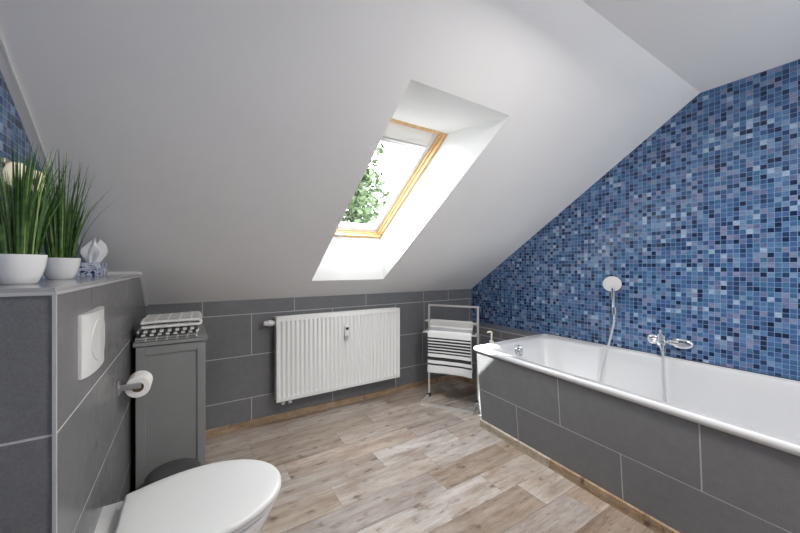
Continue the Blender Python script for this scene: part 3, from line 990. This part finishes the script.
# ------------------------------------------------------------------ shower and mixer on the mosaic
hs = empty('hand_shower', (XR, 1.125, .79), 'white and chrome hand shower in its holder on the blue mosaic', 'shower')
hc = Vector((2.437, 1.138, 1.022)); hb = Vector((2.474, 1.140, .800))
face_d = Vector((-.80, -.42, -.30)).normalized()
hm_ = axis_matrix(hc, face_d)
bm = B()
add_lathe(bm, [(0,-.026),(.018,-.024),(.044,-.008),(.0545,.0),(.0545,.006),(.050,.009),(0,.009)], hm_, 36)
finish('spray_head', bm, M['plastic'], hs, 40)
bm = B()
for rr_, nn in ((.012,6),(.024,12),(.036,18),(.045,22)):
    for k in range(nn):
        a = 2*PI*k/nn
        add_lathe(bm, [(.0016,.008),(.0012,.0102),(0,.0102)], hm_ @ Matrix.Translation((rr_*math.cos(a), rr_*math.sin(a), 0)), 6)
nz = finish('spray_nozzles', bm, M['radiator_inner'], hs); nz['label'] = 'grey rubber nozzles'
neck = hc - face_d*.012 + Vector((0,0,-.035))
bm = B()
add_tube(bm, [hc-face_d*.016+Vector((0,0,-.02)), neck+Vector((.004,-.004,-.01)), neck*.7+hb*.3+Vector((.005,0,0)), hb*.7+neck*.3, hb], [.016,.0145,.0135,.0125,.011], 18)
finish('shower_handle', bm, M['chrome'], hs, 50)
bm = B()
add_tube(bm, [(XR-.0005,1.138,.842),(XR-.05,1.138,.842)], [.020,.014], 18)
add_tube(bm, [(2.470,1.140,.862),(2.473,1.140,.815)], .0185, 18)
finish('holder', bm, M['chrome'], hs, 40)
# hose: from the handset down into the tub, round, and up to the mixer
def bez(p, n=60):
    """Catmull-Rom through the points"""
    P = [Vector(q) for q in p]; P = [P[0]*2-P[1]] + P + [P[-1]*2-P[-2]]
    out = []
    for i in range(1, len(P)-2):
        for k in range(n//(len(P)-3)+1):
            t = k/(n//(len(P)-3)+1)
            a, b, c, d = P[i-1:i+3]
            out.append(.5*((2*b)+(c-a)*t+(2*a-5*b+4*c-d)*t*t+(3*b-a-3*c+d)*t**3))
    out.append(P[-2]); return out
hose = bez([hb, hb+Vector((0,.004,-.05)), (2.447,1.160,.62), (2.392,1.178,.46), (2.352,1.185,.30), (2.28,1.15,.155), (2.20,1.02,.128), (2.22,.87,.128), (2.33,.80,.16), (2.405,.825,.30), (2.438,.845,.48), (2.450,.855,.622)], 150)
bm = B(); add_tube(bm, hose, .0068, 10); finish('hose', bm, simple('silvery_hose', (.68,.68,.70,1), .3, metal=.5, var=.02), hs, 60)
bm = B(); add_tube(bm, [hb+Vector((0,0,.004)), hb+Vector((0,0,-.03))], [.0115,.009], 14); finish('hose_nut', bm, M['chrome'], hs, 40)

mx = empty('bath_mixer', (XR, .85, .67), 'chrome wall-mounted bath mixer tap on the mosaic above the tub', 'tap')
zc, xc = .676, 2.450
def oval_cap(bm, y, ly, lz, depth):
    """smooth oval escutcheon against the wall"""
    rg = []
    for k, d in ((1,0),(1,.25),(.97,.55),(.88,.82),(.66,.97),(.3,1.0)):
        rg.append([Vector((XR-.0005-depth*d, y+ly*k*math.cos(2*PI*j/36), zc+lz*k*math.sin(2*PI*j/36))) for j in range(36)])
    add_loft(bm, rg)
for y, ly, lz, dp in ((.928,.038,.034,.030), (.782,.062,.034,.036)):
    bm = B(); oval_cap(bm, y, ly, lz, dp)
    finish('rosette', bm, M['chrome'], mx, 50)
bm = B()
add_lathe(bm, [(0,0),(.031,0),(.031,.045),(.029,.060),(.026,.078),(.020,.084),(0,.085)], axis_matrix((XR-.0005,.866,zc), (-1,0,0)), 30)
add_tube(bm, [(XR-.026,.92,zc),(XR-.030,.866,zc),(XR-.030,.79,zc)], .018, 20)
finish('mixer_body', bm, M['chrome'], mx, 50)
bm = B()
add_tube(bm, [(xc+.006,.862,zc-.015),(xc+.002,.858,zc-.034),(xc,.855,zc-.055)], [.015,.013,.010], 16)
finish('spout', bm, M['chrome'], mx, 50)
bm = B()
add_tube(bm, [(xc+.006,.866,zc+.01),(xc+.0,.866,zc+.050)], [.021,.019], 22)
add_tube(bm, [(xc+.004,.866,zc+.046),(xc-.012,.862,zc+.062),(xc-.034,.856,zc+.074)], [.011,.010,.007], 14)
finish('lever', bm, M['chrome'], mx, 50)

# ------------------------------------------------------------------ potted grasses on the ledge
LT = BZ+.011
def pot_with_grass(px, py, label, seed, n, hmax):
    rnd = random.Random(seed)
    root = empty('potted_grass', (px, py, LT), label, 'plant', 'potted grasses on the ledge')
    T = Matrix.Translation((px, py, LT))
    bm = B()
    add_lathe(bm, [(0,0),(.028,0),(.032,.003),(.0395,.020),(.045,.042),(.048,.066),(.048,.0685),(.0465,.0685),(.0450,.055),(0,.050)], T, 40)
    finish('pot', bm, M['pot'], root, 50)
    bm = B(); add_lathe(bm, [(.0449,.054),(.03,.058),(0,.060)], T, 24); finish('soil', bm, M['soil'], root, 60)
    bm = B()
    for i in range(n):
        a = rnd.uniform(0, 2*PI); r0 = .034*math.sqrt(rnd.random())
        lean = rnd.uniform(.02, .34)**1.0 * (.55 + r0/.034*.6)
        d = Vector((math.cos(a), math.sin(a), 0))
        if i % 4 == 0: d = (d + Vector((.2,.0,0))).normalized()
        h = hmax*rnd.uniform(.5, 1.0)
        w = rnd.uniform(.0013, .0027)
        base = Vector((px, py, LT+.056)) + d*r0
        tip_curve = rnd.uniform(.2, 1.0)
        mi = 1 if rnd.random() < .22 else 0
        side = Vector((-d.y, d.x, 0)); tw = rnd.uniform(-.9, .9)
        side = (side*math.cos(tw) + d*math.sin(tw)).normalized()
        pts = []
        for k in range(8):
            t = k/7
            out = lean*h*(t*.55 + tip_curve*t**2.6*.75)
            pts.append(base + d*out + Vector((0,0,h*(t - .18*lean*tip_curve*t**3))))
        # stay clear of the gable wall and the sloping ceiling
        for p in pts:
            if p.x < XL+.012: p.x = XL+.012 + rnd.random()*.004
            zmax = slope_z(p.y)-.02
            if p.z > zmax: p.z = zmax
        prev = None
        for k, p in enumerate(pts):
            t = k/7; ww = w*(1-.0*t)*(1-t**3)+.0002
            nv = d*ww*.35
            cur = (bm.verts.new(p-side*ww), bm.verts.new(p+nv), bm.verts.new(p+side*ww))
            if prev:
                for q in (0, 1):
                    bm.faces.new((prev[q], prev[q+1], cur[q+1], cur[q])).material_index = mi
            prev = cur
    finish('grass_blades', bm, [M['grass'], M['grass_pale']], root, 80)
pot_with_grass(-.333, 1.128, 'potted green grass in white bowl at the near end of the ledge', 21, 150, .29)
pot_with_grass(-.349, 1.505, 'potted green grass in white bowl next to the tissue box', 33, 150, .36)

# tissue box ------------------------------------------------------------------------
bx0, bx1, by0, by1, bh = -.432, -.314, 1.866, 2.016, .058
tb = empty('tissue_box', ((bx0+bx1)/2, (by0+by1)/2, LT), 'blue and white patterned tissue box with a tissue pulled up', 'tissue box')
def pattern_mat():
    m, nt, b = new_mat('blue_brush_pattern_card')
    co = obj_coord(nt)
    f = noise(nt, scaled(nt, co, 1, 1, 1.5), 38, 2, .5); f2 = noise(nt, co, 17, 2, .5)
    c = ramp(nt, f, [(0, (.62,.66,.74,1)), (.40, srgb(120,140,180)), (.46, (.66,.70,.77,1)), (.53, srgb(60,86,146)), (.57, srgb(24,36,86)), (.66, (.62,.67,.75,1))], 'CONSTANT')
    c = mixc(nt, ramp(nt, f2, [(.6, (0,0,0,1)), (.66, (1,1,1,1))]), c, (.70,.73,.78,1))
    nt.links.new(c, b.inputs['Base Color']); b.inputs['Roughness'].default_value = .5
    return m
bm = B(); add_box(bm, bx0, bx1, by0, by1, LT+.0003, LT+bh, .0015)
finish('carton', bm, pattern_mat(), tb)
bm = B()
rnd = random.Random(5)
cxm, cym = -.352, 1.945
rg = []
for k in range(11):
    t = k/10
    r = [.018,.022,.027,.032,.036,.038,.037,.034,.029,.021,.010][k]
    row = []
    for j in range(36):
        a = 2*PI*j/36
        fold = 1 + .28*math.sin(5*a+2.2*t)*(.4+.6*t) + .16*math.sin(9*a-3*t)
        z = LT+bh-.004 + .098*t + .014*math.sin(3*a+1)*t
        row.append(Vector((cxm + .012*t + r*fold*math.cos(a), cym + .8*r*fold*math.sin(a), z)))
    rg.append(row)
add_loft(bm, rg, cap0=False)
finish('tissue', bm, M['tissue'], tb, 50)

# small two-light wall lamp half hidden by the grass ----------------------------------
wl = empty('wall_lamp', (XL, 1.455, 1.43), 'small wall lamp with two cream shades behind the potted grass', 'lamp')
bm = B(); add_box(bm, XL+.0005, XL+.012, 1.38, 1.53, 1.430, 1.446, .003); finish('mounting_bar', bm, M['brass'], wl)
for y, z in ((1.393, 1.405), (1.518, 1.414)):
    bm = B()
    add_lathe(bm, [(0,.032),(.012,.031),(.020,.024),(.0255,.008),(.0265,-.006),(.024,-.022),(.018,-.032),(0,-.034)], Matrix.Translation((XL+.030, y, z)), 26)
    finish('lamp_shade', bm, glow_mat('cream_lamp_glass', (.88,.78,.58,1), .28), wl, 50)

# ------------------------------------------------------------------ garden outside the skylight
def tree(name, base, h, r, label, seed, n, group=None):
    rnd = random.Random(seed)
    root = empty(name, base, label, 'tree', group)
    b = Vector(base)
    bm = B(); add_tube(bm, [b, b+Vector((.05,0,h*.4)), b+Vector((0,.05,h*.85))], [r*.09, r*.06, r*.02], 10); finish('trunk', bm, M['bark'], root, 60)
    bm = B()
    for i in range(n):
        a = rnd.uniform(0,2*PI); t = rnd.random()**.8
        zz = h*(.18+.82*t)
        rad_ = r*(1-t)**.55*(.75+.25*math.sin(7*a+9*t))*math.sqrt(rnd.uniform(.35,1))
        c = b + Vector((rad_*math.cos(a), rad_*math.sin(a), zz))
        s = rnd.uniform(.06,.14)
        q = Matrix.Rotation(rnd.uniform(0,6.3), 3, 'Z') @ Matrix.Rotation(rnd.uniform(-1.2,1.2), 3, 'X') @ Matrix.Rotation(rnd.uniform(-1.2,1.2), 3, 'Y')
        pts = [q @ Vector((s*x, s*y, s*.25*(x*x))) + c for x, y in ((-1,0),(-.3,.5),(.6,.35),(1,0),(.6,-.35),(-.3,-.5))]
        add_poly(bm, pts)
    finish('foliage', bm, M['foliage'], root)
tree('garden_tree', (3.0, 8.0, -3.0), 11.5, 2.1, 'green garden tree seen through the roof window', 3, 15000)

# ------------------------------------------------------------------ ceiling lamp (out of the frame, over the middle of the room)
cl = empty('ceiling_lamp', (1.10, .25, ZC), 'round white ceiling lamp above the middle of the room', 'lamp')
bm = B(); add_lathe(bm, [(0,0),(.10,0),(.10,-.02),(.092,-.03),(0,-.03)], Matrix.Translation((1.10,.25,ZC)), 40); finish('base', bm, M['trim'], cl, 40)
bm = B(); add_lathe(bm, [(.092,-.03),(.088,-.05),(.05,-.062),(0,-.066)], Matrix.Translation((1.10,.25,ZC)), 40); finish('diffuser', bm, glow_mat('lamp_diffuser', (1,.93,.84,1), 2.0), cl, 50)

def area(name, loc, size, energy, color, rot=(0,0,0), shape='DISK', sy=None):
    l = bpy.data.lights.new(name, 'AREA'); l.shape = shape; l.size = size
    if sy: l.size_y = sy
    l.energy = energy; l.color = color
    o = bpy.data.objects.new(name, l); o.location = loc; o.rotation_euler = rot; COL.objects.link(o)
    return o
area('lamp_light', (1.10,.25,ZC-.075), .18, 21, (1,.94,.88))
# added fill light on the wall behind the camera, brightens slope and ceiling
ml = empty('wall_fill_light', (1.45, YF, 1.30), 'added long fill light on the plain wall opposite the skylight', 'lamp')
bm = B(); add_box(bm, .95, 1.95, YF+.0005, YF+.09, 1.24, 1.30, .006); finish('housing', bm, M['trim'], ml)
bm = B(); add_box(bm, .97, 1.93, YF+.008, YF+.084, 1.30, 1.306, .002); finish('diffuser', bm, glow_mat('fill_diffuser', (1,.98,.95,1), 2.0), ml)
area('fill_light', (1.45, YF+.10, 1.35), .94, 12, (.96,.98,1), rot=(PI/2+1.15,0,0), shape='RECTANGLE', sy=.13)
# sun through the skylight
sun = bpy.data.lights.new('sun', 'SUN'); sun.energy = 26; sun.angle = math.radians(.6); sun.color = (1,.97,.92)
so_ = bpy.data.objects.new('sun', sun); COL.objects.link(so_)
so_.rotation_euler = Vector((.68, -.30, -1)).to_track_quat('-Z', 'Y').to_euler()
# portal to help the sky light find the window
p = area('skylight_portal', LM @ Vector((FW/2, FH/2, .09)), FW, 1, (1,1,1), shape='RECTANGLE', sy=FH)
p.data.cycles.is_portal = True
p.rotation_euler = (-nrm).to_track_quat('-Z', 'Y').to_euler()

# sky --------------------------------------------------------------------------
w = bpy.data.worlds.new('World'); sc.world = w; w.use_nodes = True
nt = w.node_tree; bg = nt.nodes['Background']
tc = nt.nodes.new('ShaderNodeTexCoord')
nz_ = noise(nt, scaled(nt, tc.outputs['Generated'], 1,1,2), 2.2, 4, .6)
nt.links.new(ramp(nt, nz_, [(.35, (.80,.88,1,1)), (.6, (1,1,1,1))]), bg.inputs['Color'])
bg.inputs['Strength'].default_value = 18.0

# ------------------------------------------------------------------ camera
cam = bpy.data.cameras.new('camera'); co_ = bpy.data.objects.new('camera', cam); COL.objects.link(co_)
cam.sensor_width = 36; cam.sensor_fit = 'HORIZONTAL'; cam.lens = 333/800*36
cam.clip_start = .02
co_.location = (0, 0, 1.14)
co_.rotation_euler = (math.radians(90), 0, -math.atan2(212, 333))
sc.camera = co_

sc.cycles.use_denoising = True
sc.cycles.max_bounces = 14; sc.cycles.diffuse_bounces = 8; sc.cycles.transparent_max_bounces = 12
sc.cycles.sample_clamp_indirect = 6
sc.view_settings.view_transform = 'Standard'
sc.view_settings.look = 'None'
sc.view_settings.gamma = 1
sc.view_settings.use_curve_mapping = False
sc.view_settings.exposure = 0.45
